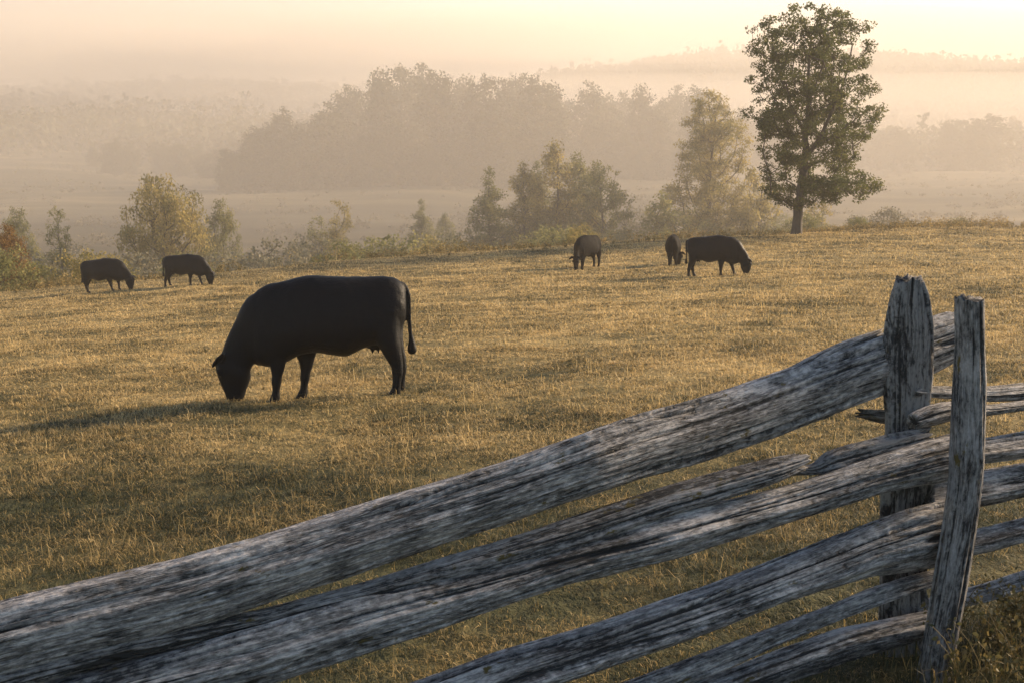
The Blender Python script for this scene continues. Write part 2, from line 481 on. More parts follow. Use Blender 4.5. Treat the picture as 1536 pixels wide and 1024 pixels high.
# ------------------------------------------------------------------ lofts
def loft(P, U, Wv, a, b, nv=64, expo=2.0, rough=1.0, seed=0, step=.012, ragged=(.04, .04), cracks=1.0, knots=(), split=.75):
    """tube along polyline P with cross-section axes U (half-size a) and Wv (half-size b); returns verts, quads, tris, grain, groove"""
    P, U, Wv = np.asarray(P, float), np.asarray(U, float), np.asarray(Wv, float)
    a, b = np.asarray(a, float), np.asarray(b, float)
    seg = np.r_[0, np.cumsum(np.linalg.norm(np.diff(P, axis=0), axis=1))]
    nu = max(8, int(seg[-1] / step))
    s = np.linspace(0, seg[-1], nu)

    def ip(A):
        """smooth interpolation"""
        A = np.asarray(A, float)
        if A.ndim == 1:
            f = np.interp(s, seg, A)
        else:
            f = np.stack([np.interp(s, seg, A[:, k]) for k in range(A.shape[1])], 1)
        k = max(1, int(.10 * nu / max(1, len(seg) - 1) * 3))
        ker = np.hanning(2 * k + 3); ker /= ker.sum()
        pad = k + 1

        def cv(x):
            xe = np.r_[2 * x[0] - x[1:pad + 1][::-1], x, 2 * x[-1] - x[-pad - 1:-1][::-1]]
            return np.convolve(xe, ker, 'valid')
        return cv(f) if f.ndim == 1 else np.stack([cv(f[:, i]) for i in range(f.shape[1])], 1)
    C, Us, Ws, aa, bb = ip(P), ip(U), ip(Wv), ip(a), ip(b)
    T = np.gradient(C, axis=0); T /= np.linalg.norm(T, axis=1)[:, None]
    th = np.linspace(0, 2 * np.pi, nv, endpoint=False)
    ct, st = np.cos(th), np.sin(th)
    sq = (np.abs(ct) ** expo + np.abs(st) ** expo) ** (-1 / expo)
    S, TH = np.meshgrid(s, th, indexing='ij')
    sz = np.sqrt(aa * bb)[:, None]
    # periodic noise through a circle in noise space
    def pn(fu, fv, k):
        return noise(S * fu, np.cos(TH) * fv + 7.3 * seed, np.sin(TH) * fv + 3.1 * k, seed * 17 + k)
    facet = pn(.6, 1.3, 1) * .07 + pn(1.7, 2.2, 2) * .05
    ridge = pn(1.6, 4.5, 3) * .055 + pn(2.6, 9.0, 4) * .035 + pn(6, 16, 5) * .022
    n6 = pn(.55, 3.2, 6); n7 = pn(.8, 5.5, 7); n8 = pn(1.2, 9.0, 18)
    msk = sstep(-.1, .45, pn(.9, 1.6, 8)); msk2 = sstep(-.2, .3, pn(1.2, 2.4, 9))
    g = np.exp(-(n6 / .05) ** 2) * msk * .9 + np.exp(-(n7 / .06) ** 2) * msk2 * .75 + np.exp(-(n8 / .07) ** 2) * sstep(-.1, .4, pn(1.3, 3, 19)) * .45
    g = np.clip(g * cracks, 0, 1.2)
    hollow = sstep(.32, .62, pn(1.3, 1.8, 12)) * .12
    chips = np.round(pn(5, 7, 13) * 2.2) / 2.2 * .028
    # the flat faces left by the splitting wedge, their arrises wandering along the rail
    rr_ = np.random.default_rng(seed * 7 + 1)
    nf = int(rr_.integers(5, 7))
    t0 = np.sort((np.arange(nf) + rr_.uniform(-.28, .28, nf)) * 2 * np.pi / nf + rr_.uniform(0, 6))
    pw = 0
    for kf in range(nf):
        tk = t0[kf] + .22 * noise(s * 1.1, kf * 5.0, 0, seed + 90)
        dk = .95 + .05 * noise(s * .9, kf * 3.0, 0, seed + 91)
        cs = np.maximum(np.cos(TH - tk[:, None]), 1e-3) / dk[:, None]
        pw = pw + cs ** 16
    poly = np.clip(pw ** (-1 / 16), .7, 1.18)
    sq2 = sq[None] * (1 - split) + split * poly
    rad = sq2 * (1 + rough * (facet + ridge + chips) - .26 * g * min(1.0, cracks) - hollow * rough)
    for ks, kt, kr, kh in knots:
        dth = np.angle(np.exp(1j * (TH - kt)))
        rr = np.sqrt((S - ks) ** 2 + (dth * sz) ** 2) / kr
        rad = rad + kh * np.exp(-rr ** 2) - .25 * kh * np.exp(-(rr / .45) ** 2)
    X = (aa[:, None] * ct[None] * rad)[..., None] * Us[:, None] + (bb[:, None] * st[None] * rad)[..., None] * Ws[:, None] + C[:, None]
    # ragged ends
    for e, amt in ((0, ragged[0]), (1, ragged[1])):
        en = noise(ct * 2.2 + seed, st * 2.2 + 5 * e, 0, seed + 50) + .7 * noise(ct * 6 + seed, st * 6 + 5 * e, 0, seed + 51)
        L = s if e == 0 else s[-1] - s
        f = np.clip(1 - L / (amt * 3 + 1e-6), 0, 1)
        X += (f[:, None] * (en * amt)[None])[..., None] * T[:, None] * (1 if e else -1)
    V = X.reshape(-1, 3)
    i = np.arange(nu - 1)[:, None] * nv + np.arange(nv)[None]
    j = np.arange(nu - 1)[:, None] * nv + (np.arange(nv)[None] + 1) % nv
    q = np.stack([i, j, j + nv, i + nv], -1).reshape(-1, 4)
    V = np.vstack([V, X[0].mean(0) + T[0] * .01, X[-1].mean(0) - T[-1] * .01])
    c0, c1 = len(V) - 2, len(V) - 1
    k = np.arange(nv)
    t = np.vstack([np.stack([np.full(nv, c0), (k + 1) % nv, k], -1), np.stack([np.full(nv, c1), (nu - 1) * nv + k, (nu - 1) * nv + (k + 1) % nv], -1)])
    grain = np.stack([S + seed * 3.7, (aa[:, None] * ct[None] * sq) * 1.0 + seed, (bb[:, None] * st[None] * sq)], -1).reshape(-1, 3)
    grain = np.vstack([grain, grain[0], grain[-1]])
    gv = np.r_[(g + hollow * 3).ravel(), 1, 1]
    return V, q, t, grain, gv


# ------------------------------------------------------------------ fence
Y_LEFT, Y_POST = 3.6, 5.15


def rail_Y(px):
    return 1 / (1 / Y_LEFT + (1 / Y_POST - 1 / Y_LEFT) * px / 1400.0)


def right_Y(px):
    """the next panel runs off to the right, a little farther away"""
    return 1 / (1 / 5.2 + (1 / 5.95 - 1 / 5.2) * (px - 1400) / 330.0)


def rail_mesh(name, samples, Yf, thick, seed, off=0.0, nv=96, expo=2.6, rough=1.0, ragged=(.02, .04), cracks=1.0, knots=()):
    """samples: (px, y_top, y_bottom[, extra depth])"""
    P, U, W, a, b = [], [], [], [], []
    for smp in samples:
        px, yt, yb = smp[:3]
        Y = Yf(px) + off + (smp[3] if len(smp) > 3 else 0)
        p0, p1 = at(px, yt, Y), at(px, yb, Y)
        P.append((p0 + p1) / 2); a.append(np.linalg.norm(p0 - p1) / 2)
    for k, smp in enumerate(samples):      # seen from above, part of what shows is the rail's top
        a[k] -= .75 * min(thick, a[k]) * (.5 * (smp[1] + smp[2]) - 200) / FPX
    P = np.array(P)
    T = np.gradient(P, axis=0); T /= np.linalg.norm(T, axis=1)[:, None]
    up = np.array([0, -.12, 1.0])
    for k in range(len(P)):
        w = np.cross(T[k], up); w /= np.linalg.norm(w)
        u = np.cross(w, T[k])
        U.append(u); W.append(w)
        a[k] *= abs(u[2]); b.append(min(thick, a[k] * 1.15))
    V, q, t, grain, gv = loft(P, U, W, a, b, nv, expo, rough, seed, .007, ragged, cracks, knots)
    c = P.mean(0)
    return mesh_from(name, V - c, q, t, True, {'grain': grain, 'groove': gv}), c


def post_mesh(name, samples, Y, thick, seed, nv=96, expo=2.6, rough=1.0, ragged=(.02, .02), cracks=1.0, knots=(), dY=0.0, split=.75):
    """samples: (py, x_left, x_right) from the bottom up"""
    P, U, W, a, b = [], [], [], [], []
    n = len(samples)
    for k, (py, xl, xr) in enumerate(samples):
        y = Y + dY * k / (n - 1)
        p0, p1 = at(xl, py, y), at(xr, py, y)
        P.append((p0 + p1) / 2); a.append(np.linalg.norm(p0 - p1) / 2)
        U.append([1, 0, 0]); W.append([0, 1, 0]); b.append(thick)
    V, q, t, grain, gv = loft(P, U, W, a, b, nv, expo, rough, seed, .007, ragged, cracks, knots, split)
    c = np.array(P).mean(0)
    return mesh_from(name, V - c, q, t, True, {'grain': grain, 'groove': gv}), c


def build_fence():
    bx = at(1400, 1000, 5.1)
    loc = np.array([bx[0], bx[1], float(terrain(bx[0], bx[1]))])
    F = empty('split_rail_fence', loc, 'weathered grey split rail fence of stacked rails beside two rough posts', 'fence')

    def part(name, mc, mat, label=None):
        me, c = mc
        o = link(name, me, mat, F, c - loc)
        if label:
            o['label'] = label
        return o
    # top rail
    part('rail', rail_mesh('rail', [
        (-330, 975, 1120), (-150, 930, 1065), (0, 893, 1018), (150, 856, 980), (300, 818, 940), (450, 778, 890), (620, 727, 830), (760, 684, 786),
        (880, 640, 748, .0), (950, 616, 726, .04), (1020, 598, 706, .08), (1100, 574, 678, .13), (1180, 546, 649, .18), (1250, 520, 622, .22),
        (1310, 500, 598, .27), (1370, 480, 572, .31), (1437, 461, 540, .34)], rail_Y, .09, 3, .05, 176, 2.8, .85, (.02, .02), 1.1
        ), M_WOOD, 'thick pale top rail with a long groove')
    part('splinter', rail_mesh('splinter', [(1080, 602, 612, .13), (1150, 570, 588, .15), (1220, 532, 554, .18), (1270, 509, 532, .22), (1313, 496, 512, .26)], rail_Y, .03, 31, .05, 48, 2.4, 1.2, (.01, .05), 1.0), M_WOOD)
    # second rail and the strand split off it
    part('rail', rail_mesh('rail', [
        (-330, 1130, 1250), (-150, 1075, 1188), (0, 1030, 1140), (200, 974, 1085), (400, 922, 1031), (550, 880, 984), (703, 842, 935), (857, 798, 881), (1010, 762, 838),
        (1100, 744, 808), (1200, 718, 779), (1300, 684, 749), (1380, 658, 733), (1440, 642, 722)], rail_Y, .085, 5, .0, 160, 2.6, 1.0, (.02, .03), 1.2), M_WOOD)
    part('rail', rail_mesh('rail', [
        (-330, 1084, 1150), (-150, 1030, 1092), (0, 985, 1046), (200, 942, 990), (400, 908, 942), (550, 868, 908), (703, 820, 870), (857, 772, 826), (1010, 722, 774),
        (1100, 697, 747), (1160, 683, 728), (1200, 676, 708)], rail_Y, .06, 6, .02, 96, 2.4, 1.1, (.02, .03), 1.2), M_WOODD, 'thin upper rail with a broken right end')
    part('rail', rail_mesh('rail', [(1194, 698, 714), (1222, 694, 714), (1242, 676, 712), (1275, 663, 708), (1330, 648, 695), (1390, 638, 670)], rail_Y, .04, 8, .07, 72, 2.2, 1.7, (.03, .03), 1.2), M_WOODP,
         'dark rotten stub of a broken rail')
    # third rail
    part('rail', rail_mesh('rail', [
        (250, 1140, 1235), (450, 1080, 1170), (611, 1026, 1112), (755, 973, 1062), (908, 925, 1011), (1062, 874, 954), (1150, 840, 918), (1220, 813, 896), (1300, 778, 872), (1370, 752, 864), (1425, 738, 852)],
        rail_Y, .085, 11, -.02, 160, 2.7, 1.0, (.02, .03), 1.25), M_WOOD)
    # fourth, thin rail
    part('rail', rail_mesh('rail', [
        (600, 1135, 1190), (780, 1072, 1120), (918, 1026, 1072), (1062, 972, 1014), (1150, 938, 976), (1262, 896, 930), (1310, 876, 912), (1372, 858, 890), (1420, 846, 876)], rail_Y, .05, 13, .02, 80, 2.5, 1.0, (.02, .03), 1.0), M_WOOD)
    # bottom rail
    part('rail', rail_mesh('rail', [
        (800, 1110, 1170), (950, 1052, 1112), (1062, 1012, 1068), (1150, 979, 1036), (1262, 938, 1002), (1330, 922, 982), (1400, 908, 960)], rail_Y, .06, 15, .0, 88, 2.5, 1.1, (.02, .04), 1.1), M_WOOD)
    # posts
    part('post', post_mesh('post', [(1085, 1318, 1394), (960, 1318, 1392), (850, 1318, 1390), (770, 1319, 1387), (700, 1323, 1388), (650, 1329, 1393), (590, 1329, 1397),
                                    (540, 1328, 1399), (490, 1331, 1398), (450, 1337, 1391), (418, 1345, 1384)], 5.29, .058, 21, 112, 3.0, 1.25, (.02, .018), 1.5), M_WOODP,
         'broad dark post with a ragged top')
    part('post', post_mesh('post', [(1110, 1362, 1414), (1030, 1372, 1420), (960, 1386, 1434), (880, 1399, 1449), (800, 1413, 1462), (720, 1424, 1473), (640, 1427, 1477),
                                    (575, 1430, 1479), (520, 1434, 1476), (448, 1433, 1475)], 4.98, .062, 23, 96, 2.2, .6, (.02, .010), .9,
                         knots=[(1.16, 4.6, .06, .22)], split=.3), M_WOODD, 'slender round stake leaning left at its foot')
    part('splinter', rail_mesh('splinter', [(1294, 613, 627), (1318, 613, 634), (1345, 612, 638)], lambda p: 5.3, .03, 41, .06, 40, 2.2, 1.4, (.03, .01), 1.0), M_WOODD)
    # the next panel
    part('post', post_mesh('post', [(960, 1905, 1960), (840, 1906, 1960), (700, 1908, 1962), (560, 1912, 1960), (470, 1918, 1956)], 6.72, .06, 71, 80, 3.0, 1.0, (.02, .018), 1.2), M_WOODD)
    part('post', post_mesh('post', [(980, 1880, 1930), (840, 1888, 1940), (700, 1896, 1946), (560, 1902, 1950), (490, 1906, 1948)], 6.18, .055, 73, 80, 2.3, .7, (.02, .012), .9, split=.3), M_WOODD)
    part('rail', rail_mesh('rail', [(1372, 577, 596), (1430, 576, 600), (1480, 577, 604), (1536, 571, 602), (1640, 560, 598), (1760, 552, 590), (1960, 540, 582)], right_Y, .06, 51, .10, 80, 2.4, 1.0, (.02, .02), 1.1), M_WOOD)
    part('rail', rail_mesh('rail', [(1371, 618, 646), (1395, 604, 641), (1432, 598, 630), (1480, 606, 624), (1536, 599, 616), (1640, 588, 610), (1760, 580, 608), (1960, 566, 596)], right_Y, .06, 53, .03, 80, 2.4, 1.1, (.015, .02), 1.1), M_WOOD,
         'rail with a blunt weathered end')
    part('rail', rail_mesh('rail', [(1390, 672, 712), (1440, 660, 702), (1480, 654, 696), (1536, 646, 690), (1640, 632, 676), (1760, 618, 662), (1960, 594, 640)], right_Y, .07, 55, .06, 88, 2.5, 1.0, (.03, .02), 1.1), M_WOOD)
    part('rail', rail_mesh('rail', [(1385, 714, 775), (1440, 706, 768), (1480, 702, 762), (1536, 692, 748), (1640, 676, 730), (1760, 658, 712), (1960, 630, 686)], right_Y, .08, 57, .10, 88, 2.5, 1.2, (.03, .02), 1.3), M_WOOD)
    part('rail', rail_mesh('rail', [(1360, 806, 850), (1440, 794, 840), (1480, 785, 833), (1536, 771, 817), (1640, 752, 800), (1760, 730, 776), (1960, 694, 742)], right_Y, .07, 59, .08, 88, 2.5, .9, (.03, .02), .9), M_WOOD)
    part('rail', rail_mesh('rail', [(1372, 900, 932), (1440, 882, 912), (1480, 872, 903), (1536, 853, 884), (1640, 826, 860), (1760, 796, 834), (1960, 748, 790)], right_Y, .06, 61, .12, 72, 2.4, .9, (.03, .02), .9), M_WOOD)


# ------------------------------------------------------------------ cows
def ring_loft(C, A, B, nv=28, expo=2.2, skew=0.0):
    C, A, B = [np.asarray(k, float) for k in (C, A, B)]
    th = np.linspace(0, 2 * np.pi, nv, endpoint=False)
    ct, st = np.cos(th), np.sin(th)
    sq = (np.abs(ct) ** expo + np.abs(st) ** expo) ** (-1 / expo)
    V = C[:, None] + A[:, None] * (ct * sq)[None, :, None] + B[:, None] * (st * sq * (1 - skew * ct))[None, :, None]
    n = len(C)
    V = np.vstack([V.reshape(-1, 3), C[0], C[-1]])
    faces = []
    for r in range(n - 1):
        for k in range(nv):
            k2 = (k + 1) % nv
            faces.append((r * nv + k, r * nv + k2, (r + 1) * nv + k2, (r + 1) * nv + k))
    for k in range(nv):
        k2 = (k + 1) % nv
        faces.append((n * nv, k2, k)); faces.append((n * nv + 1, (n - 1) * nv + k, (n - 1) * nv + k2))
    return V, faces


def dense(A, k=4):
    """Catmull-Rom resample of a list of rows"""
    A = np.asarray(A, float)
    E = np.vstack([2 * A[0] - A[1], A, 2 * A[-1] - A[-2]])
    out = []
    for i in range(1, len(E) - 2):
        for t in np.linspace(0, 1, k, endpoint=False):
            p0, p1, p2, p3 = E[i - 1], E[i], E[i + 1], E[i + 2]
            out.append(.5 * (2 * p1 + (p2 - p0) * t + (2 * p0 - 5 * p1 + 4 * p2 - p3) * t * t + (3 * p1 - p0 - 3 * p2 + p3) * t ** 3))
    out.append(A[-1])
    return np.array(out)


def cow_mesh(name, swing=(0, 0, 0, 0), head_up=0.0, head_turn=0.0, udder=True, girth=1.0, tail_swing=0.0, coat=None):
    """a grazing cow facing -X, hooves on z = 0. swing: near front, far front, near hind, far hind"""
    S = 1 / 566.0
    X = lambda zx: (zx - 700) * S
    Z = lambda zy: (870 - zy) * S
    parts = []
    # trunk: (zx, top, bottom, half width)
    T = dense([(1258, 235, 330, .07), (1250, 195, 400, .13), (1225, 166, 455, .185), (1180, 143, 520, .225), (1100, 130, 548, .25), (1000, 124, 560, .275), (940, 121, 585, .305), (880, 118, 607, .33), (800, 116, 598, .335),
               (700, 114, 580, .325), (600, 118, 588, .30), (510, 136, 632, .265), (430, 150, 652, .24), (370, 180, 640, .21), (320, 225, 610, .15)])
    C = np.stack([X(T[:, 0]), 0 * T[:, 0], (Z(T[:, 1]) + Z(T[:, 2])) / 2], 1)
    A = np.stack([0 * T[:, 0], 0 * T[:, 0], (Z(T[:, 1]) - Z(T[:, 2])) / 2], 1)
    B = np.stack([0 * T[:, 0], T[:, 3] * girth, 0 * T[:, 0]], 1)
    parts.append(ring_loft(C, A, B, 40, 2.25, .18))
    # neck and head: (top x, top y, bottom x, bottom y, half width)
    H = dense([(440, 160, 430, 645, .225), (345, 200, 352, 640, .185), (275, 268, 325, 628, .155), (236, 338, 318, 636, .135), (197, 410, 308, 648, .122), (160, 485, 300, 664, .115), (134, 545, 298, 684, .112),
               (104, 585, 299, 700, .125), (90, 622, 297, 716, .128), (98, 682, 284, 748, .110), (116, 745, 266, 790, .092), (136, 798, 252, 828, .084), (150, 845, 240, 850, .082), (172, 866, 226, 866, .055)])
    pt = np.stack([X(H[:, 0]), 0 * H[:, 0], Z(H[:, 1])], 1)
    pb = np.stack([X(H[:, 2]), 0 * H[:, 0], Z(H[:, 3])], 1)
    C, A = (pt + pb) / 2, (pt - pb) / 2
    w = sstep(0, 1, (X(345) - C[:, 0]) / (X(345) - X(150)))
    piv = np.array([X(330), 0, Z(430)])

    def turn(V, wt):
        ca, sa = np.cos(head_turn * wt), np.sin(head_turn * wt)
        d = V - piv
        out = np.stack([d[:, 0] * ca - d[:, 1] * sa, d[:, 0] * sa + d[:, 1] * ca, d[:, 2]], 1) + piv
        out[:, 2] += head_up * wt
        return out
    B = np.stack([0 * w, H[:, 4], 0 * w], 1)
    V, f = ring_loft(C, A, B, 32, 2.15)
    wv = sstep(0, 1, (X(345) - V[:, 0]) / (X(345) - X(150)))
    parts.append((turn(V, wv), f))
    for sy in (-1, 1):
        # ear: a flattened leaf sticking out behind the poll
        e = np.array([(X(150), sy * .085, Z(575)), (X(135), sy * .15, Z(578)), (X(112), sy * .205, Z(592)), (X(92), sy * .245, Z(618))])
        V, f = ring_loft(e, [(.022, 0, .034), (.034, 0, .06), (.03, 0, .058), (.010, 0, .02)], [(.022, 0, -.01), (.026, 0, -.012), (.02, 0, -.010), (.009, 0, -.004)], 14)
        parts.append((turn(V, np.ones(len(V))), f))
        # brow ridge over the eye
        c = np.array([(X(112), sy * .105, Z(640)), (X(120), sy * .112, Z(665)), (X(130), sy * .10, Z(688))])
        V, f = ring_loft(c, [(.018, 0, .01), (.026, 0, .012), (.014, 0, .008)], [(0, .016, 0), (0, .024, 0), (0, .012, 0)], 10)
        parts.append((turn(V, np.ones(len(V))), f))
    # legs: (zx, zy, half length, half width) and side offset
    front = [(455, 470, 88, .09), (466, 560, 76, .082), (471, 620, 52, .062), (470, 665, 40, .052), (464, 705, 31, .045), (459, 738, 31, .05), (457, 765, 25, .042), (452, 800, 23, .04), (446, 826, 30, .048), (438, 848, 33, .052), (428, 872, 41, .06)]
    hind = [(1130, 330, 105, .11), (1128, 430, 92, .13), (1142, 520, 76, .12), (1160, 585, 60, .09), (1178, 640, 47, .062), (1188, 682, 36, .048), (1189, 715, 35, .048), (1184, 755, 28, .042), (1178, 800, 27, .041), (1170, 826, 33, .048), (1160, 850, 37, .052), (1149, 872, 45, .06)]
    for k, (L, sy, dx) in enumerate(((front, -1, 0), (front, 1, 165), (hind, -1, 0), (hind, 1, 12))):
        L = dense(L, 3)
        off = .125 if k < 2 else .135
        hz = Z(520)
        sw = swing[k]
        zz = Z(L[:, 1])
        xx = X(L[:, 0] + dx) + sw * np.clip((hz - zz) / hz, 0, 1) ** 1.15
        C = np.stack([xx, np.full(len(xx), sy * off), zz], 1)
        A = np.stack([L[:, 2] * S, 0 * xx, 0 * xx], 1)
        B = np.stack([0 * xx, L[:, 3], 0 * xx], 1)
        parts.append(ring_loft(C, A, B, 24, 2.1))
    # tail
    t = dense([(1205, 165, 15), (1245, 178, 14), (1266, 215, 15), (1276, 270, 14.5), (1276, 340, 13.5), (1274, 420, 13), (1278, 490, 14), (1281, 530, 19), (1282, 565, 26), (1282, 595, 29), (1281, 615, 15)])
    C = np.stack([X(t[:, 0]), tail_swing * sstep(250, 600, t[:, 1]), Z(t[:, 1])], 1)
    V, f = ring_loft(C, np.stack([t[:, 2] * S, 0 * t[:, 0], 0 * t[:, 0]], 1), np.stack([0 * t[:, 0], t[:, 2] * S * .9, 0 * t[:, 0]], 1), 12)
    parts.append((V, f))
    if udder:
        C = np.stack([X(np.array([985, 1015, 1055, 1100, 1135])), np.zeros(5), Z(np.array([525, 528, 528, 522, 510]))], 1)
        r = np.array([.02, .075, .105, .10, .03])
        parts.append(ring_loft(C, np.stack([0 * r, 0 * r, np.minimum(r, .088)], 1), np.stack([0 * r, r, 0 * r], 1), 20))
        for tx in (1042, 1078):
            for sy in (-.05, .05):
                C = np.array([(X(tx), sy, Z(545)), (X(tx), sy, Z(570)), (X(tx + 1), sy, Z(590)), (X(tx + 1), sy, Z(600))])
                r = np.array([.022, .019, .015, .008])
                parts.append(ring_loft(C, np.stack([r, 0 * r, 0 * r], 1), np.stack([0 * r, r, 0 * r], 1), 10))
    Vs, Fs, o = [], [], 0
    for V, f in parts:
        Vs.append(V); Fs += [tuple(i + o for i in q) for q in f]; o += len(V)
    me = bpy.data.meshes.new('cow_cage')
    me.from_pydata([tuple(v) for v in np.vstack(Vs)], [], Fs)
    ob = bpy.data.objects.new('cow_cage', me); COL.objects.link(ob)
    m = ob.modifiers.new('r', 'REMESH'); m.mode = 'VOXEL'; m.voxel_size = .0125
    m2 = ob.modifiers.new('s', 'SMOOTH'); m2.factor = .5; m2.iterations = 5
    dg = bpy.context.evaluated_depsgraph_get(); dg.update()
    res = bpy.data.meshes.new_from_object(ob.evaluated_get(dg))
    bpy.data.objects.remove(ob); bpy.data.meshes.remove(me)
    res.name = name
    res.polygons.foreach_set('use_smooth', np.ones(len(res.polygons), bool))
    # muscle and hide relief
    n = len(res.vertices)
    co = np.empty(n * 3); res.vertices.foreach_get('co', co); co = co.reshape(-1, 3)
    nr = np.empty(n * 3); res.vertices.foreach_get('normal', nr); nr = nr.reshape(-1, 3)
    amp = np.clip((co[:, 2] - .35) / .3, 0, 1)
    d = .012 * noise(co[:, 0] * 5, co[:, 1] * 4, co[:, 2] * 4, 61) + .004 * noise(co[:, 0] * 16, co[:, 1] * 12, co[:, 2] * 10, 62)
    co = co + nr * (d * amp)[:, None]
    res.vertices.foreach_set('co', co.ravel()); res.update()
    res.materials.clear(); res.materials.append(coat or M_COW)
    return res


def put_cow(me, px, py, hpx, rz, label, sink=.03, Y=None):
    """cow whose middle stands at photo pixel (px, py), hpx pixels tall"""
    p = ground_hit(px, py) if Y is None else np.r_[at(px, py, Y)[:2], 0]
    p[2] = float(terrain(p[0], p[1]))
    sc = hpx * math.hypot(p[1], 0) / FPX / 1.335
    o = link('cow', me, M_COW, None, (p[0], p[1], p[2] - sink))
    o.rotation_euler = (0, 0, rz); o.scale = (sc, sc, sc)
    print('cow', label[:24], 'Y %.1f scale %.2f' % (p[1], sc))
    # stand square on the slope
    d = 1.0
    gx = float(terrain(p[0] + d, p[1]) - terrain(p[0] - d, p[1])) / (2 * d)
    gy = float(terrain(p[0], p[1] + d) - terrain(p[0], p[1] - d)) / (2 * d)
    ca, sa = math.cos(rz), math.sin(rz)
    o.rotation_euler = (math.atan(-gx * sa + gy * ca) * .5, -math.atan(gx * ca + gy * sa), rz)
    tag(o, label, 'cow', 'grazing black cattle')
    return o


def build_cows():
    main = cow_mesh('cow', swing=(0, -.02, 0, .03))
    put_cow(main, 478, 596, 189, R(4), 'large black cow grazing alone nearest the fence, tail hanging behind')
    walk = cow_mesh('cow', swing=(-.07, .10, -.05, .12), head_up=.0, head_turn=.0)
    put_cow(walk, 1078, 414, 62, R(180 - 8), 'black cow with its head low to the right, near the tall lone tree')
    walk2 = cow_mesh('cow', swing=(.08, -.05, .10, -.10), girth=1.12, udder=False)
    put_cow(walk2, 164, 437, 51, R(180 - 4), 'black cow with spread hind legs, leftmost animal of the herd')
    put_cow(walk, 284, 428, 48, R(180 + 6), 'black cow in front of the rounded willow on the left')
    away = cow_mesh('cow', swing=(.05, -.04, -.05, .04), head_turn=R(-48), coat=M_COWB, udder=False)
    put_cow(away, 1010, 398, 47, R(-100), 'dark cow seen from behind next to the larger one under the hazy trees')
    toward = cow_mesh('cow', swing=(-.08, .06, -.05, .06), head_turn=R(14), coat=M_COWB, udder=False)
    put_cow(toward, 879, 403, 51, R(58), 'dark cow turned toward the camera with its head down, in front of the cedars')


# ------------------------------------------------------------------ trees
def leaves_at(centers, radii, counts, size, seed, flat=.7, droop=0.0, tint_c=None, shell=.55):
    r = np.random.default_rng(seed)
    idx = np.repeat(np.arange(len(centers)), counts)
    n = len(idx)
    d = r.normal(0, 1, (n, 3)); d /= np.linalg.norm(d, axis=1)[:, None]
    rad = r.uniform(0, 1, n) ** shell * radii[idx]
    p = centers[idx] + d * rad[:, None] * np.array([1, 1, flat])
    p[:, 2] -= droop * rad ** 2
    ax = r.normal(0, 1, (n, 3)) + d * .8; ax[:, 2] -= .35
    ax /= np.linalg.norm(ax, axis=1)[:, None]
    nn = r.normal(0, 1, (n, 3)) + np.array([0, 0, .8])
    s = np.cross(ax, nn); s /= np.linalg.norm(s, axis=1)[:, None] + 1e-9
    L = size * r.uniform(.6, 1.35, n)[:, None]
    V = np.stack([p - ax * L * .5, p + s * L * .3 - ax * L * .05, p + ax * L * .5, p - s * L * .3 - ax * L * .05], 1).reshape(-1, 3)
    q = np.arange(n * 4).reshape(-1, 4)
    tc = r.uniform(.2, .8, len(centers)) if tint_c is None else tint_c
    tint = np.clip(tc[idx] + r.normal(0, .16, n), 0, 1)
    return V, q, np.repeat(tint, 4)


def tubes(P0, P1, R0, R1, k=6):
    P0, P1 = np.asarray(P0), np.asarray(P1)
    n = len(P0)
    T = P1 - P0; T /= np.linalg.norm(T, axis=1)[:, None] + 1e-9
    ref = np.where(np.abs(T[:, 2:3]) > .9, np.array([[1.0, 0, 0]]), np.array([[0, 0, 1.0]]))
    U = np.cross(T, ref); U /= np.linalg.norm(U, axis=1)[:, None]
    W = np.cross(T, U)
    th = np.linspace(0, 2 * np.pi, k, endpoint=False)
    ring = U[:, None] * np.cos(th)[None, :, None] + W[:, None] * np.sin(th)[None, :, None]
    A = P0[:, None] + ring * np.asarray(R0)[:, None, None]
    B = P1[:, None] + ring * np.asarray(R1)[:, None, None] + (T * np.asarray(R1)[:, None] * .4)[:, None]
    V = np.concatenate([A, B], 1).reshape(-1, 3)
    base = np.arange(n)[:, None] * 2 * k
    i = np.arange(k)
    q = np.stack([base + i, base + (i + 1) % k, base + k + (i + 1) % k, base + k + i], -1).reshape(-1, 4)
    return V, q


TREE_H = {}


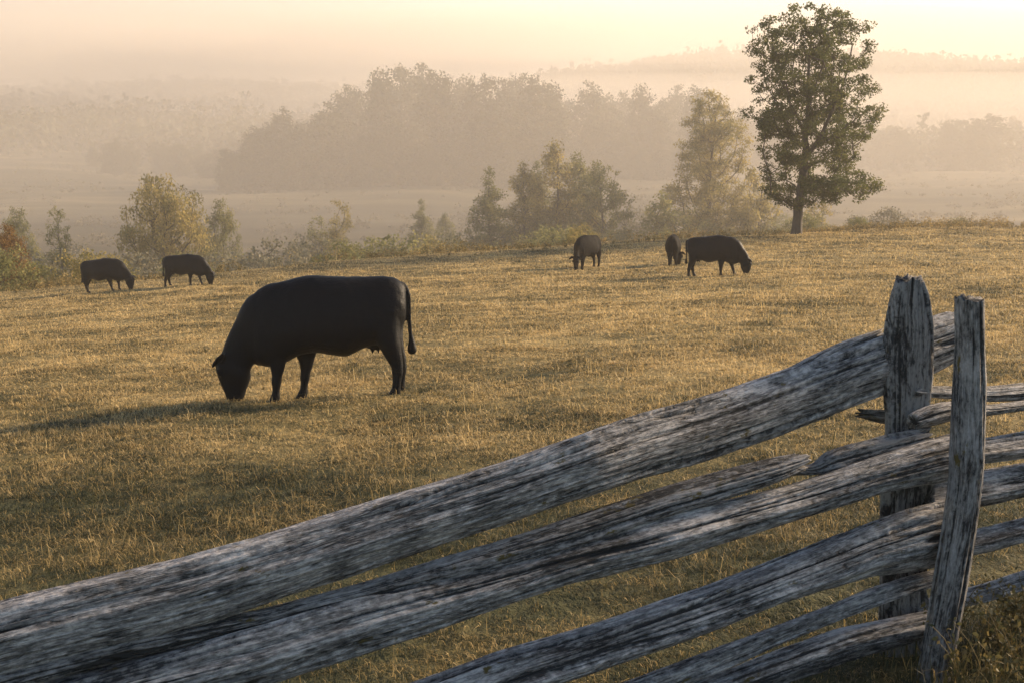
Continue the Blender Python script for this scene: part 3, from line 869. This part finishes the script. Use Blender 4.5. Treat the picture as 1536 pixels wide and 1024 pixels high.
def tree_parts(name, seed, H, env, trunk_r, n_cl, cl_r, per, leaf, flat=.65, stems=1, spread=.0, droop=0.0, trunk_path=None, upward=.5, depth=1.0, fill=.5, first=.12, max_r=None):
    """env: rows of (t, x centre, half width) with t the fraction of the height. Returns trunk mesh, crown mesh."""
    r = np.random.default_rng(seed)
    env = np.asarray(env, float)
    et, ex, ew = env[:, 0], env[:, 1], env[:, 2]
    # clump centres, kept apart a little
    C = []
    tries = 0
    wmax = ew.max()
    while len(C) < n_cl and tries < n_cl * 60:
        tries += 1
        t = r.uniform(et[0], et[-1])
        w = np.interp(t, et, ew)
        if r.uniform() > (w / wmax) ** 1.3 + .08:
            continue
        a = r.uniform(0, 2 * np.pi); q = r.uniform(0, 1) ** fill
        p = np.array([np.interp(t, et, ex) + np.cos(a) * q * max(0, w - cl_r * .3), np.sin(a) * q * max(0, w - cl_r * .3) * depth, t * H])
        if C and np.min(np.linalg.norm((np.array(C) - p) * [1, 1, 1.4], axis=1)) < cl_r * .52:
            continue
        C.append(p)
    C = np.array(C)
    # skeleton
    nodes, par = [np.array([0, 0, -.05 * H])], [-1]
    tops = []
    if trunk_path is None:
        for s in range(stems):
            a = 2 * np.pi * s / max(1, stems) + r.uniform(0, 1)
            sp = spread if stems > 1 else 0
            prev = 0
            zt = H * (.86 if stems == 1 else r.uniform(.6, .8))
            for z in np.linspace(0, zt, 9):
                f = z / H
                x = np.interp(f, et, ex) * min(1, f * 2) + np.cos(a) * sp * H * f + r.normal(0, .006) * H * (z > 0)
                y = np.sin(a) * sp * H * f + r.normal(0, .006) * H * (z > 0)
                if s > 0 and z == 0:
                    x += .05; y += .03 * s
                nodes.append(np.array([x, y, z])); par.append(prev); prev = len(nodes) - 1
    else:
        for path in trunk_path:
            start = np.array(path[0], float)
            prev = int(np.argmin([np.linalg.norm(n_ - start) for n_ in nodes])) if len(nodes) > 1 else 0
            for p in dense(np.array(path, float), 3)[(1 if len(nodes) > 1 else 0):]:
                nodes.append(p + r.normal(0, .02, 3) * (p[2] > .5)); par.append(prev); prev = len(nodes) - 1
    axis = np.array(nodes)
    order = np.argsort([np.min(np.linalg.norm(axis - c, axis=1)) for c in C])
    leafcount = {}
    for ci in order:
        c = C[ci]
        A = np.array(nodes)
        d = np.linalg.norm(A - c, axis=1)
        cost = d + 1.6 * np.maximum(0, A[:, 2] - (c[2] - upward * d)) + (A[:, 2] < first * H) * 50
        k = int(np.argmin(cost))
        p0 = nodes[k]
        nseg = max(2, int(d[k] / (cl_r * .8)))
        prev = k
        for s in range(1, nseg + 1):
            f = s / nseg
            p = p0 * (1 - f) + c * f + np.array([0, 0, 1]) * (-.10 * d[k] * math.sin(math.pi * f)) + r.normal(0, .025 * d[k], 3) * (s < nseg)
            nodes.append(p); par.append(prev); prev = len(nodes) - 1
        leafcount[prev] = 1
    nodes = np.array(nodes); par = np.array(par)
    load = np.zeros(len(nodes))
    for k in range(len(nodes) - 1, 0, -1):
        load[k] += leafcount.get(k, 0) + .02
        load[par[k]] += load[k]
    rad = trunk_r * (load / load[0]) ** .48
    rad = np.maximum(rad, trunk_r * .028)
    taper = 1 + .35 * np.exp(-np.maximum(nodes[:, 2], 0) / (.035 * H))
    k = np.arange(1, len(nodes))
    pr = par[k]
    r0 = np.minimum(rad[pr], rad[k] * 1.5) * taper[pr]
    V, q = tubes(nodes[pr], nodes[k], r0, rad[k] * taper[k], 7)
    trunk = mesh_from(name + '_trunk', V, q)
    radii = cl_r * r.uniform(.65, 1.3, len(C)) * np.interp(C[:, 2] / H, [0, .8, 1], [1, 1, .8])
    counts = (per * (radii / cl_r) ** 2 * r.uniform(.7, 1.3, len(C))).astype(int).clip(3)
    V, q, tint = leaves_at(C, radii, counts, leaf, seed + 5, flat, droop)
    # single sprays out along the twigs break the outline
    nz = nodes[len(axis):]
    if len(nz):
        pick = nz[r.integers(0, len(nz), max(10, len(nz) // 3))]
        V2, q2, t2 = leaves_at(pick, np.full(len(pick), cl_r * .75), np.full(len(pick), max(3, per // 8)), leaf, seed + 9, .8)
        q = np.vstack([q, q2 + len(V)]); V = np.vstack([V, V2]); tint = np.r_[tint, t2]
    crown = mesh_from(name + '_crown', V, q, None, False, {'tint': tint})
    TREE_H[name + '_crown'] = H * 1.02
    return trunk, crown


def put_tree(name, meshes, mat, px, Y, label, cat='tree', group=None, sc=1.0, rz=0.0, sink=.1, top=None, wid=1.0):
    p = at(px, 300, Y)
    p[2] = float(terrain(p[0], p[1])) - sink
    if top is not None:     # as tall as the photo shows it
        sc = float(np.clip((at(px, top, Y)[2] - p[2]) / TREE_H[meshes[1].name.split('.')[0]], .35, 3.2))
    e = empty(name, p, label, cat, group, rz, sc)
    e.scale[0] *= wid; e.scale[1] *= wid
    tr, cr = meshes
    if tr is not None:
        link('trunk' if cat == 'tree' else 'stem', tr, M_BARK, e)
    if cr.materials and cr.materials[0] != mat:      # same growth, other foliage colour
        cr = cr.copy(); cr.materials.clear()
    link('crown' if cat == 'tree' else 'foliage', cr, mat, e)
    return e


def build_trees():
    # ---- the tall lone tree: outline rows read off the photo, metres at its distance
    Y = 75.0
    base = at(1196, 350, Y)
    gz = float(terrain(base[0], Y))
    k = Y / FPX
    print('tree base', base[2], gz)
    rows = [(306, 1178, 1240), (292, 1152, 1300), (275, 1134, 1318), (258, 1138, 1304), (240, 1142, 1294), (222, 1136, 1292), (205, 1134, 1304), (190, 1116, 1318), (172, 1112, 1312), (150, 1124, 1304),
            (130, 1124, 1302), (110, 1118, 1304), (88, 1122, 1304), (66, 1124, 1302), (46, 1124, 1296), (28, 1140, 1276), (12, 1170, 1246)]
    H = (350 - 8) * k
    env = [((350 - y) * k / H, ((a + b) / 2 - 1196) * k, (b - a) / 2 * k) for y, a, b in rows]

    def tp(*pts):
        return [((x - 1196) * k, dy, (350 - y) * k) for x, y, dy in pts]
    path = [tp((1196, 350, 0), (1197, 320, 0), (1200, 290, .05), (1203, 262, .1), (1205, 235, .1), (1206, 205, .15), (1208, 170, .1), (1206, 130, .0), (1207, 90, 0), (1210, 45, 0)),
            tp((1206, 236, 0), (1218, 215, -.3), (1232, 185, -.5), (1246, 150, -.6), (1258, 110, -.6), (1266, 70, -.5)),
            tp((1205, 205, 0), (1194, 175, .4), (1180, 145, .7), (1168, 105, .9), (1158, 70, 1.0)),
            tp((1207, 160, 0), (1222, 125, .7), (1236, 90, 1.0), (1240, 50, 1.1)),
            tp((1200, 290, 0), (1225, 278, -.3), (1255, 270, -.6), (1290, 272, -.8)),
            tp((1201, 282, 0), (1180, 268, .3), (1156, 268, .5))]
    me = tree_parts('tall_tree', 11, H, [(t, x, w * 1.1) for t, x, w in env], .27, 450, .52, 130, .135, .6, trunk_path=path, fill=.52, upward=.35, depth=1.0, first=.1)
    e = put_tree('lone_tree', me, M_LEAF_OAK, 1196, Y, 'tall dark broadleaf tree standing alone at the crest of the pasture')
    # ---- the lighter tree to its left and its neighbours
    Yk = 88.0
    env = [(.03, 0, 2.4), (.12, .2, 3.3), (.25, .1, 3.5), (.4, -.1, 3.4), (.52, 0, 3.0), (.62, .1, 2.7), (.75, .3, 2.4), (.86, .2, 2.0), (.95, .1, 1.4), (1, .1, .8)]
    me = tree_parts('yellow_tree', 21, 9.9, env, .2, 300, .62, 110, .14, .6, upward=.5, fill=.6, first=.02)
    put_tree('broadleaf_tree', me, M_LEAF_YG, 1064, 108, 'hazy yellow green tree just left of the tall dark tree', top=136, wid=.88)
    me2 = tree_parts('understory', 22, 4.0, [(.02, 0, .9), (.3, 0, 1.5), (.6, .1, 1.3), (.85, .1, .8), (1, 0, .2)], .07, 60, .45, 60, .14, .7, stems=3, spread=.2, first=0)
    put_tree('understory_tree', me2, M_LEAF_YG, 1137, 104, 'low yellow green sapling between the hazy tree and the tall dark one', top=236, wid=.75)
    put_tree('understory_tree', me2, M_LEAF_YG, 1226, 100, 'low golden sapling behind the trunk of the tall dark tree', top=292, rz=2)
    me3 = tree_parts('young_tree', 23, 3.6, [(.02, 0, .6), (.3, 0, 1.0), (.6, 0, .9), (.85, 0, .6), (1, 0, .15)], .06, 46, .36, 60, .12, .8, stems=2, spread=.12, first=0)
    put_tree('understory_tree', me3, M_LEAF_GREEN, 990, 100, 'dull green bushy sapling left of the hazy yellow tree', top=284)
    # ---- cedar group in the middle
    def cone(w, n=0):
        return [(.02, 0, w * .75), (.15, 0, w), (.35, 0, w * .85), (.55, 0, w * .65), (.75, 0, w * .42), (.9, 0, w * .2), (1, 0, .04)]
    ced = [tree_parts('cedar%d' % s, 31 + s, 5.6, cone(1.75 + .2 * s), .10, 190, .34, 75, .10, .75, upward=.15, fill=.75, first=0) for s in range(3)]
    rnd = tree_parts('rounded', 37, 5.2, [(.04, 0, 1.2), (.2, 0, 1.9), (.45, 0, 2.1), (.7, -.1, 1.8), (.88, -.2, 1.2), (1, -.2, .6)], .1, 170, .42, 80, .11, .7, first=0)
    for i, (px, Yc, top, v, mat, lab) in enumerate([
            (734, 103, 248, 0, M_LEAF_GREEN, 'dark pointed cedar at the left end of the cedar group'),
            (786, 106, 234, 1, M_LEAF_YG, 'sunlit cedar second from the left in the cedar group'),  # the sunlight on it is put into a yellower leaf colour
            (806, 110, 240, 0, M_LEAF_GREEN, 'narrow cedar between the sunlit cedar and the tallest one'),
            (836, 107, 202, 2, M_LEAF_YG, 'tallest yellow tipped cedar of the cedar group'),  # its yellow sunlight is also put into the leaf colour
            (868, 109, 220, 1, M_LEAF_GREEN, 'broad cedar right of the tallest cedar')]):
        put_tree('cedar_tree', ced[v], mat, px, Yc, lab, 'tree', 'cedars beyond the pasture edge', rz=i * 1.7, top=top)
    put_tree('broadleaf_tree', rnd, M_LEAF_GREEN, 904, 105, 'rounded olive tree at the right end of the cedar group', top=238, wid=.85)
    put_tree('cedar_tree', ced[0], M_LEAF_GREEN, 632, 116, 'small hazy dark cedar left of the cedar group', 'tree', 'cedars beyond the pasture edge', rz=3, top=297)
    put_tree('cedar_tree', ced[2], M_LEAF_GREEN, 668, 120, 'second small hazy cedar, lower and broader than its neighbour', 'tree', 'cedars beyond the pasture edge', rz=4, top=316)
    # ---- left side
    wil = tree_parts('willow', 41, 4.6, [(.06, 0, 1.5), (.2, 0, 2.2), (.4, -.1, 2.4), (.6, -.1, 2.3), (.8, 0, 1.9), (.92, .1, 1.4), (1, .1, .8)], .13, 260, .44, 90, .10, .75, stems=4, spread=.16, droop=.5, fill=.55, first=.06)
    put_tree('willow_tree', wil, M_LEAF_YG, 242, 88, 'rounded yellow green willow with several leaning stems', top=262, wid=.68)
    bsh = tree_parts('bushy', 43, 4.4, [(.04, 0, 1.2), (.25, 0, 1.9), (.5, 0, 1.8), (.75, 0, 1.4), (.92, 0, .9), (1, 0, .4)], .09, 150, .4, 80, .10, .75, stems=2, spread=.1, first=0)
    put_tree('broadleaf_tree', bsh, M_LEAF_GREEN, 328, 93, 'dull green bushy tree touching the willow on its right', top=300, wid=.55)
    slim = tree_parts('slim', 45, 4.6, [(.1, 0, .6), (.3, 0, 1.0), (.55, .05, .9), (.68, 0, .7), (.85, 0, .9), (1, 0, .5)], .07, 80, .32, 65, .09, .6, first=.05)
    put_tree('slender_tree', slim, M_LEAF_GREEN, 86, 86, 'slender olive tree with an open crown near the left edge', top=308, wid=.6)
    put_tree('broadleaf_tree', bsh, M_LEAF_RUST, 6, 66, 'rust orange tree at the far left edge of the pasture', rz=1.5, top=338, wid=.8)
    put_tree('broadleaf_tree', bsh, M_LEAF_GREEN, 24, 92, 'green tree rising behind the rust orange one', rz=2.5, top=312, wid=.6)
    sap = tree_parts('sapling', 47, 4.2, [(.15, 0, .6), (.4, 0, 1.0), (.65, .05, .95), (.85, 0, .7), (1, 0, .3)], .05, 62, .32, 60, .09, .7, stems=2, spread=.07, first=.02)
    put_tree('slender_tree', sap, M_LEAF_YG, 508, 98, 'small yellow sapling with a thin forked stem', top=297, wid=.75)
    put_tree('slender_tree', sap, M_LEAF_GREEN, 478, 101, 'small green sapling close beside the yellow one', top=322, rz=2)
    # ---- pale scrub on the right
    scr = tree_parts('scrub', 51, 2.0, [(.02, 0, 1.3), (.3, 0, 1.7), (.6, 0, 1.3), (.85, 0, .7), (1, 0, .15)], .05, 70, .34, 60, .10, .8, stems=4, spread=.3, first=0)
    put_tree('scrub_bush', scr, M_LEAF_SILVER, 1334, 104, 'pale silvery bush in the mist right of the tall tree', 'bush', top=311)
    put_tree('scrub_bush', scr, M_LEAF_SILVER, 1288, 108, 'low pale bush beside the large silvery one', 'bush', rz=1, top=322)
    put_tree('scrub_bush', scr, M_LEAF_GREEN, 1440, 106, 'olive bush on its own in the mist at the right', 'bush', rz=2, top=326)
    # ---- the undergrowth below the crest: separate shrubs
    shr = []
    for s in range(4):
        shr.append(tree_parts('shrub%d' % s, 61 + s, 2.1, [(.02, 0, 1.3), (.35, 0, 1.6), (.65, .1 * s - .1, 1.4), (.88, 0, 1.0), (1, 0, .5)], .04, 80, .36, 70, .09, .75, stems=3, spread=.22, first=0))
    mats = [M_LEAF_GREEN, M_LEAF_YG, M_LEAF_GREEN, M_LEAF_SILVER]
    r = np.random.default_rng(99)
    proto = {}
    for i in range(66):
        px = -140 + i * 22.2 + r.uniform(-14, 14)
        p = at(px, 300, 74)
        u = 4 + 44 * r.uniform(0, 1) ** 1.3
        dist = float(edge_of(p[0])) + u
        p = at(px, 300, dist)
        line = np.interp(px, [0, 130, 200, 400, 470, 560, 620, 720, 950, 1010, 1100, 1230], [356, 372, 372, 362, 352, 356, 346, 346, 324, 314, 306, 322])
        top = line + r.uniform(0, 46) - u * .2
        v, mi = r.integers(0, 4), r.integers(0, 4)
        key = (v, mi)
        mat = mats[mi]
        me = shr[v]
        if key not in proto:
            cr = me[1].copy(); cr.materials.clear(); cr.materials.append(mat)
            proto[key] = (me[0], cr)
        put_tree('shrub', proto[key], mat, px, dist, 'leafy olive shrub in the thicket below the pasture edge', 'shrub', 'shrubs of the thicket below the pasture edge', rz=r.uniform(0, 6), top=top)


def build_far_woods():
    r = np.random.default_rng(5)
    var = []
    for s in range(5):
        w = [4.6, 5.2, 4.0, 5.6, 3.4][s]
        env = [(.03, 0, w * .8), (.2, 0, w * .9), (.45, 0, w), (.65, 0, w * .95), (.82, 0, w * .7), (.94, 0, w * .4), (1, 0, w * .12)]
        var.append(tree_parts('grove%d' % s, 71 + s, 17, env, .3, 105, 1.6, 75, .50, .75, upward=.4, fill=.55, first=.06))
    # the grove across the meadow: crown tops follow the photo's skyline (px, y of the top)
    sky = [(345, 236), (375, 205), (402, 192), (430, 163), (455, 186), (482, 172), (512, 160), (528, 126), (556, 138), (575, 108), (604, 99), (632, 101), (655, 104), (682, 128), (700, 118), (726, 114), (752, 122), (780, 110),
           (802, 118), (825, 128), (850, 150), (880, 126), (905, 140), (935, 140), (960, 132), (990, 150), (1015, 132), (1045, 128), (1075, 150), (1110, 165), (1160, 172)]
    for i, (px, yt) in enumerate(sky):
        Y = {0: 238, 1: 262, 2: 285}[i % 3] + r.uniform(-8, 8)
        if px > 840:
            Y += 45
        p = at(px, 0, Y)
        g = float(terrain(p[0], Y))
        h = at(px, yt, Y)[2] - g
        lab = 'hazy broadleaf tree in the grove across the misty meadow'
        if px == 528:
            lab = 'darker hazy tree rising at the left shoulder of the grove'
        elif px == 430:
            lab = 'small pointed hazy tree left of the grove'
        elif px == 604:
            lab = 'highest domed tree of the hazy grove'
        put_tree('grove_tree', var[i % 5], M_LEAF_FAR, px, Y, lab, 'tree', 'trees of the hazy grove', h / 17 * 1.03, r.uniform(0, 6), .3)
    # front row of the grove, lower
    for i in range(34):
        px = 350 + i * 22 + r.uniform(-14, 14)
        Y = r.uniform(222, 236) + (40 if px > 850 else 0)
        put_tree('grove_tree', var[i % 5], M_LEAF_FAR, px, Y, 'lower hazy tree along the front of the grove', 'tree', 'trees along the front of the grove', r.uniform(.4, .85), r.uniform(0, 6), .3).scale[0] *= r.uniform(1.0, 1.7)
    # scattered trees far left
    for i, (px, yt, Y) in enumerate([(40, 238, 330), (95, 232, 345), (142, 222, 320), (178, 210, 300), (198, 216, 305), (240, 212, 310), (272, 214, 300), (300, 216, 315), (325, 226, 300), (10, 226, 380), (60, 218, 420), (118, 210, 430), (225, 204, 430), (290, 198, 425)]):
        p = at(px, 0, Y)
        h = at(px, yt, Y)[2] - float(terrain(p[0], Y))
        put_tree('meadow_tree', var[(i * 2) % 5], M_LEAF_FAR, px, Y, 'small misty tree on the far left meadow', 'tree', 'trees on the far left meadow', h / 17 * 1.05, r.uniform(0, 6), .3).scale[0] *= r.uniform(1.5, 2.6)
    # trees in the mist behind the tall tree
    for i in range(13):
        px = 1130 + i * 36 + r.uniform(-14, 14)
        Y = r.uniform(330, 400)
        p = at(px, 0, Y)
        h = at(px, 168 + r.uniform(0, 26), Y)[2] - float(terrain(p[0], Y))
        put_tree('misty_tree', var[(i * 3) % 5], M_LEAF_FAR, px, Y, 'faint tree in the mist behind the tall lone tree', 'tree', 'faint trees in the mist on the right', h / 17, r.uniform(0, 6), .3).scale[0] *= r.uniform(1.3, 2.0)
    # the wooded ridge: reads as one mass
    n = 5200
    Yr = 455 + 330 * r.uniform(0, 1, n) ** .9
    Xr = r.uniform(-.52, .52, n) * Yr
    # soft woodland running down the slopes on both sides
    nl, nr_ = 750, 700
    Yl = r.uniform(345, 470, nl); Xl = -Yl * r.uniform(.13, .56, nl)
    kl = noise(Xl * .025, Yl * .03, 0, 55) > -.25
    Yq = r.uniform(350, 460, nr_); Xq = Yq * r.uniform(.12, .56, nr_)
    kq = noise(Xq * .03, Yq * .03, 0, 56) > -.35
    Xr = np.concatenate([Xr, Xl[kl], Xq[kq]]); Yr = np.concatenate([Yr, Yl[kl], Yq[kq]]); n = len(Xr)
    zb = terrain(Xr, Yr)
    con = r.uniform(0, 1, n) < .22
    hgt = np.where(con, r.uniform(8, 15, n), r.uniform(7, 11, n)) * (1 + .25 * noise(Xr * .03, Yr * .03, 0, 77))
    cen, rad, cnt = [], [], []
    for k, f in enumerate((.3, .62, .88)):
        cen.append(np.stack([Xr, Yr, zb + hgt * f], -1))
        rad.append(np.where(con, [3.0, 2.2, 1.3][k], [4.2, 4.6, 3.4][k]) * r.uniform(.85, 1.2, n))
        cnt.append(np.where(con, [12, 12, 8][k], [14, 22, 20][k]))
    V, q, t = leaves_at(np.concatenate(cen), np.concatenate(rad), np.concatenate(cnt), 2.0, 777, .8)
    o = link('forest', mesh_from('forest', V, q, None, False, {'tint': t}), M_LEAF_FAR)
    tag(o, 'misty wooded ridge on the skyline', 'forest', kind='stuff')


def build_meadow():
    r = np.random.default_rng(33)
    n = 5200
    Y = 92 + 260 * r.uniform(0, 1, n) ** 1.2
    X = Y * r.uniform(-.5, .5, n)
    keep = noise(X * .06, Y * .10, 0, 95) + .5 * noise(X * .2, Y * .3, 0, 96) > -.05
    keep &= r.uniform(0, 1, n) < np.interp(Y, [90, 140, 350], [1, .7, .5])
    X, Y = X[keep], Y[keep]; n = len(X)
    h = r.uniform(.25, 1.0, n) * (1 + .8 * (noise(X * .09, Y * .09, 0, 97) > .35))
    tc = np.clip(.45 + .35 * noise(X * .12, Y * .2, 0, 98) + r.normal(0, .1, n), 0, 1)
    V, q, t = leaves_at(np.stack([X, Y, terrain(X, Y) + h * .35], -1), h * 1.1, np.full(n, 26), .34, 34, .55, 0, tc)
    o = link('meadow_scrub', mesh_from('meadow_scrub', V, q, None, False, {'tint': t}), M_SCRUB)
    tag(o, 'low tussocky scrub scattered over the valley meadow', 'scrub', kind='stuff')


def build_weeds():
    """the strip of dry goldenrod and tall weeds along the crest"""
    r = np.random.default_rng(12)
    n = 5200
    X = r.uniform(-34, 42, n)
    E = edge_of(X)
    Yw = E + r.normal(4.5, 2.6, n)
    keep = noise(X * .5, Yw * .4, 0, 91) > -.35
    X, Yw = X[keep], Yw[keep]
    n = len(X)
    z = terrain(X, Yw)
    h = r.uniform(.2, .75, n) * (.75 + .5 * noise(X * .3, Yw * .3, 0, 92))
    cen = np.stack([X, Yw, z + h * .6], -1)
    tc = np.clip(.5 + .3 * noise(X * .6, Yw * .6, 0, 93) + r.normal(0, .12, n), 0, 1)
    V, q, t = leaves_at(cen, h * .38, np.full(n, 26), .085, 13, 1.5, 0, tc)
    o = link('weeds', mesh_from('weeds', V, q, None, False, {'tint': t}), M_WEED)
    tag(o, 'strip of dry golden weeds along the pasture edge', 'weeds', kind='stuff')


def build_corner_plants():
    r = np.random.default_rng(15)
    spots = []
    for i in range(30):
        px = r.uniform(1430, 1640); Y = r.uniform(4.6, 5.5)
        p = at(px, 900, Y)
        spots.append((p[0], p[1]))
    n = len(spots)
    P0, P1, R0, R1, cen = [], [], [], [], []
    for x, y in spots:
        z = float(terrain(x, y))
        for s in range(5):
            a = r.uniform(0, 6.28); L = r.uniform(.12, .34)
            p = np.array([x, y, z])
            for k in range(4):
                d = np.array([math.cos(a) * .35 * (k * .4 + .3), math.sin(a) * .35 * (k * .4 + .3), 1 - .15 * k])
                q = p + d / np.linalg.norm(d) * L / 4
                P0.append(p); P1.append(q); R0.append(.003 - .0005 * k); R1.append(.0025 - .0005 * k)
                cen.append(q); p = q
    cen = np.array(cen)
    V, q, t = leaves_at(cen, np.full(len(cen), .035), np.full(len(cen), 3), .024, 16, .8, 0, rng.uniform(.0, .4, len(cen)))
    V2, q2 = tubes(P0, P1, R0, R1, 4)
    me = mesh_from('weed_patch', np.vstack([V, V2]), np.vstack([q, q2 + len(V)]), None, False, {'tint': np.r_[t, np.full(len(V2), .55)]})
    o = link('weeds', me, M_WEED)
    tag(o, 'tangled leafy weeds at the foot of the leaning stake', 'weeds', kind='stuff')


# ------------------------------------------------------------------ air
def box(name, lo, hi, mat):
    x0, y0, z0 = lo; x1, y1, z1 = hi
    V = [(x, y, z) for z in (z0, z1) for y in (y0, y1) for x in (x0, x1)]
    q = [(0, 2, 3, 1), (4, 5, 7, 6), (0, 1, 5, 4), (2, 6, 7, 3), (0, 4, 6, 2), (1, 3, 7, 5)]
    return link(name, mesh_from(name, np.array(V, float), np.array(q), None, False), mat)


HAZE_DENSITY = .0007
HAZE_COLOR = (.92, .84, .755)
HAZE_G = .16


def build_air():
    o = box('haze', (-1300, -40, -13.0), (1300, 1560, 112), mat_volume('morning_haze', HAZE_DENSITY, HAZE_COLOR, HAZE_G))
    tag(o, kind='stuff', label='pale morning haze filling the valley')
    # denser mist lying in the valley, thinning out towards its edges
    thick = mat_volume('valley_mist', .0012, HAZE_COLOR, HAZE_G)
    bank = mat_volume('mist_bank', .0052, HAZE_COLOR, HAZE_G)
    edge_m = mat_volume('thicket_mist', .0028, HAZE_COLOR, HAZE_G)
    hill_fog = mat_volume('hill_fog', .008, HAZE_COLOR, HAZE_G)
    for lab, c, r, m in (
            ('soft mist lying over the valley meadow and the grove', (95, 275, -14), (240, 195, 46), thick),
            ('bright mist bank below the wooded ridge on the right', (190, 470, 4), (330, 85, 17), bank),
            ('tall fog hiding the hillside on the left', (-260, 540, 8), (340, 95, 62), bank),
            ('thin ground mist drifting through the thicket below the pasture', (-10, 120, -6), (135, 45, 22), edge_m),
            ('bright fog swallowing the hilltop on the left', (-225, 500, 37), (275, 60, 27), hill_fog),
            ('added fog bank beyond the wooded ridge, hiding the sky glow', (60, 1080, 0), (900, 270, 98), bank),  # added behind the ridge to cover the yellowish glow of the low sky
            ('thin wisp of fog in front of the ridge top', (120, 560, 31), (150, 40, 6), bank),
            ('wisp of fog floating above the grove', (-20, 520, 34), (140, 50, 9), bank),
            ('pale wisp of fog high on the left', (-190, 420, 30), (120, 40, 7), bank)):
        link_mist(c, r, m, lab)


def link_mist(c, r, mat, label):
    nu, nv = 24, 48
    ph, th = np.meshgrid(np.linspace(.02, math.pi - .02, nu), np.linspace(0, 2 * math.pi, nv, endpoint=False), indexing='ij')
    k = 1 + .10 * noise(np.cos(th) * 2.2, np.sin(th) * 2.2, ph * 1.3, int(abs(c[0])) + 3)
    V = np.stack([np.sin(ph) * np.cos(th) * r[0] * k, np.sin(ph) * np.sin(th) * r[1] * k, np.cos(ph) * r[2] * k], -1).reshape(-1, 3)
    V = np.vstack([V, [0, 0, r[2]], [0, 0, -r[2]]])
    i = np.arange(nu - 1)[:, None] * nv + np.arange(nv)[None]
    j = np.arange(nu - 1)[:, None] * nv + (np.arange(nv)[None] + 1) % nv
    q = np.stack([i, i + nv, j + nv, j], -1).reshape(-1, 4)
    a = np.arange(nv); b = (a + 1) % nv
    t = np.vstack([np.stack([np.full(nv, nu * nv), a, b], -1), np.stack([np.full(nv, nu * nv + 1), (nu - 1) * nv + b, (nu - 1) * nv + a], -1)])
    o = link('mist', mesh_from('mist', V, q, t), mat, None, (c[0], c[1], c[2] + CAM_Z))
    tag(o, label, 'mist', kind='stuff')


# ------------------------------------------------------------------ light, sky, camera
SKY_STRENGTH = .075
SUN_STRENGTH = 4.9
EXPOSURE = 1.42


def build_light():
    w = bpy.data.worlds.new('World'); scene.world = w; w.use_nodes = True
    nt = w.node_tree
    bg = nt.nodes['Background']
    sky = nt.nodes.new('ShaderNodeTexSky'); sky.sky_type = 'NISHITA'
    sky.sun_disc = False
    sky.sun_elevation = SUN_EL; sky.sun_rotation = SUN_AZ
    sky.air_density = 1.0; sky.dust_density = 0.0; sky.ozone_density = 1.8
    nt.links.new(sky.outputs[0], bg.inputs[0]); bg.inputs[1].default_value = SKY_STRENGTH
    l = bpy.data.lights.new('sun', 'SUN'); l.energy = SUN_STRENGTH; l.angle = R(12); l.color = (1.0, .76, .50)
    o = bpy.data.objects.new('sun', l); COL.objects.link(o)
    # light travels along local -Z
    d = np.array([math.sin(SUN_AZ) * math.cos(SUN_EL), math.cos(SUN_AZ) * math.cos(SUN_EL), math.sin(SUN_EL)])
    o.rotation_euler = (math.pi / 2 - SUN_EL, 0, math.atan2(d[0], -d[1]))
    o.location = (60, 40, 60)


def build_camera():
    c = bpy.data.cameras.new('camera')
    c.sensor_fit = 'HORIZONTAL'; c.sensor_width = 36; c.lens = 36 * FPX / 1536
    c.clip_start = .1; c.clip_end = 4000
    c.dof.use_dof = True; c.dof.focus_distance = 8.0; c.dof.aperture_fstop = 16
    o = bpy.data.objects.new('camera', c); COL.objects.link(o)
    o.location = (0, 0, CAM_Z)
    o.rotation_euler = (math.pi / 2 - PITCH, 0, 0)
    scene.camera = o


build_camera()
build_light()
build_ground()
build_grass()
build_fence()
build_cows()
build_trees()
build_far_woods()
build_meadow()
build_weeds()
build_corner_plants()
build_air()

vs = scene.view_settings
vs.view_transform = 'Standard'; vs.look = 'None'; vs.exposure = EXPOSURE; vs.gamma = 1.0
cy = scene.cycles
cy.max_bounces = 6; cy.diffuse_bounces = 2; cy.glossy_bounces = 1; cy.transmission_bounces = 3; cy.volume_bounces = 1
cy.transparent_max_bounces = 4
cy.use_denoising = True; cy.denoiser = 'OPENIMAGEDENOISE'; cy.denoising_input_passes = 'RGB_ALBEDO_NORMAL'; cy.denoising_prefilter = 'ACCURATE'
cy.use_adaptive_sampling = False
cy.caustics_reflective = False; cy.caustics_refractive = False
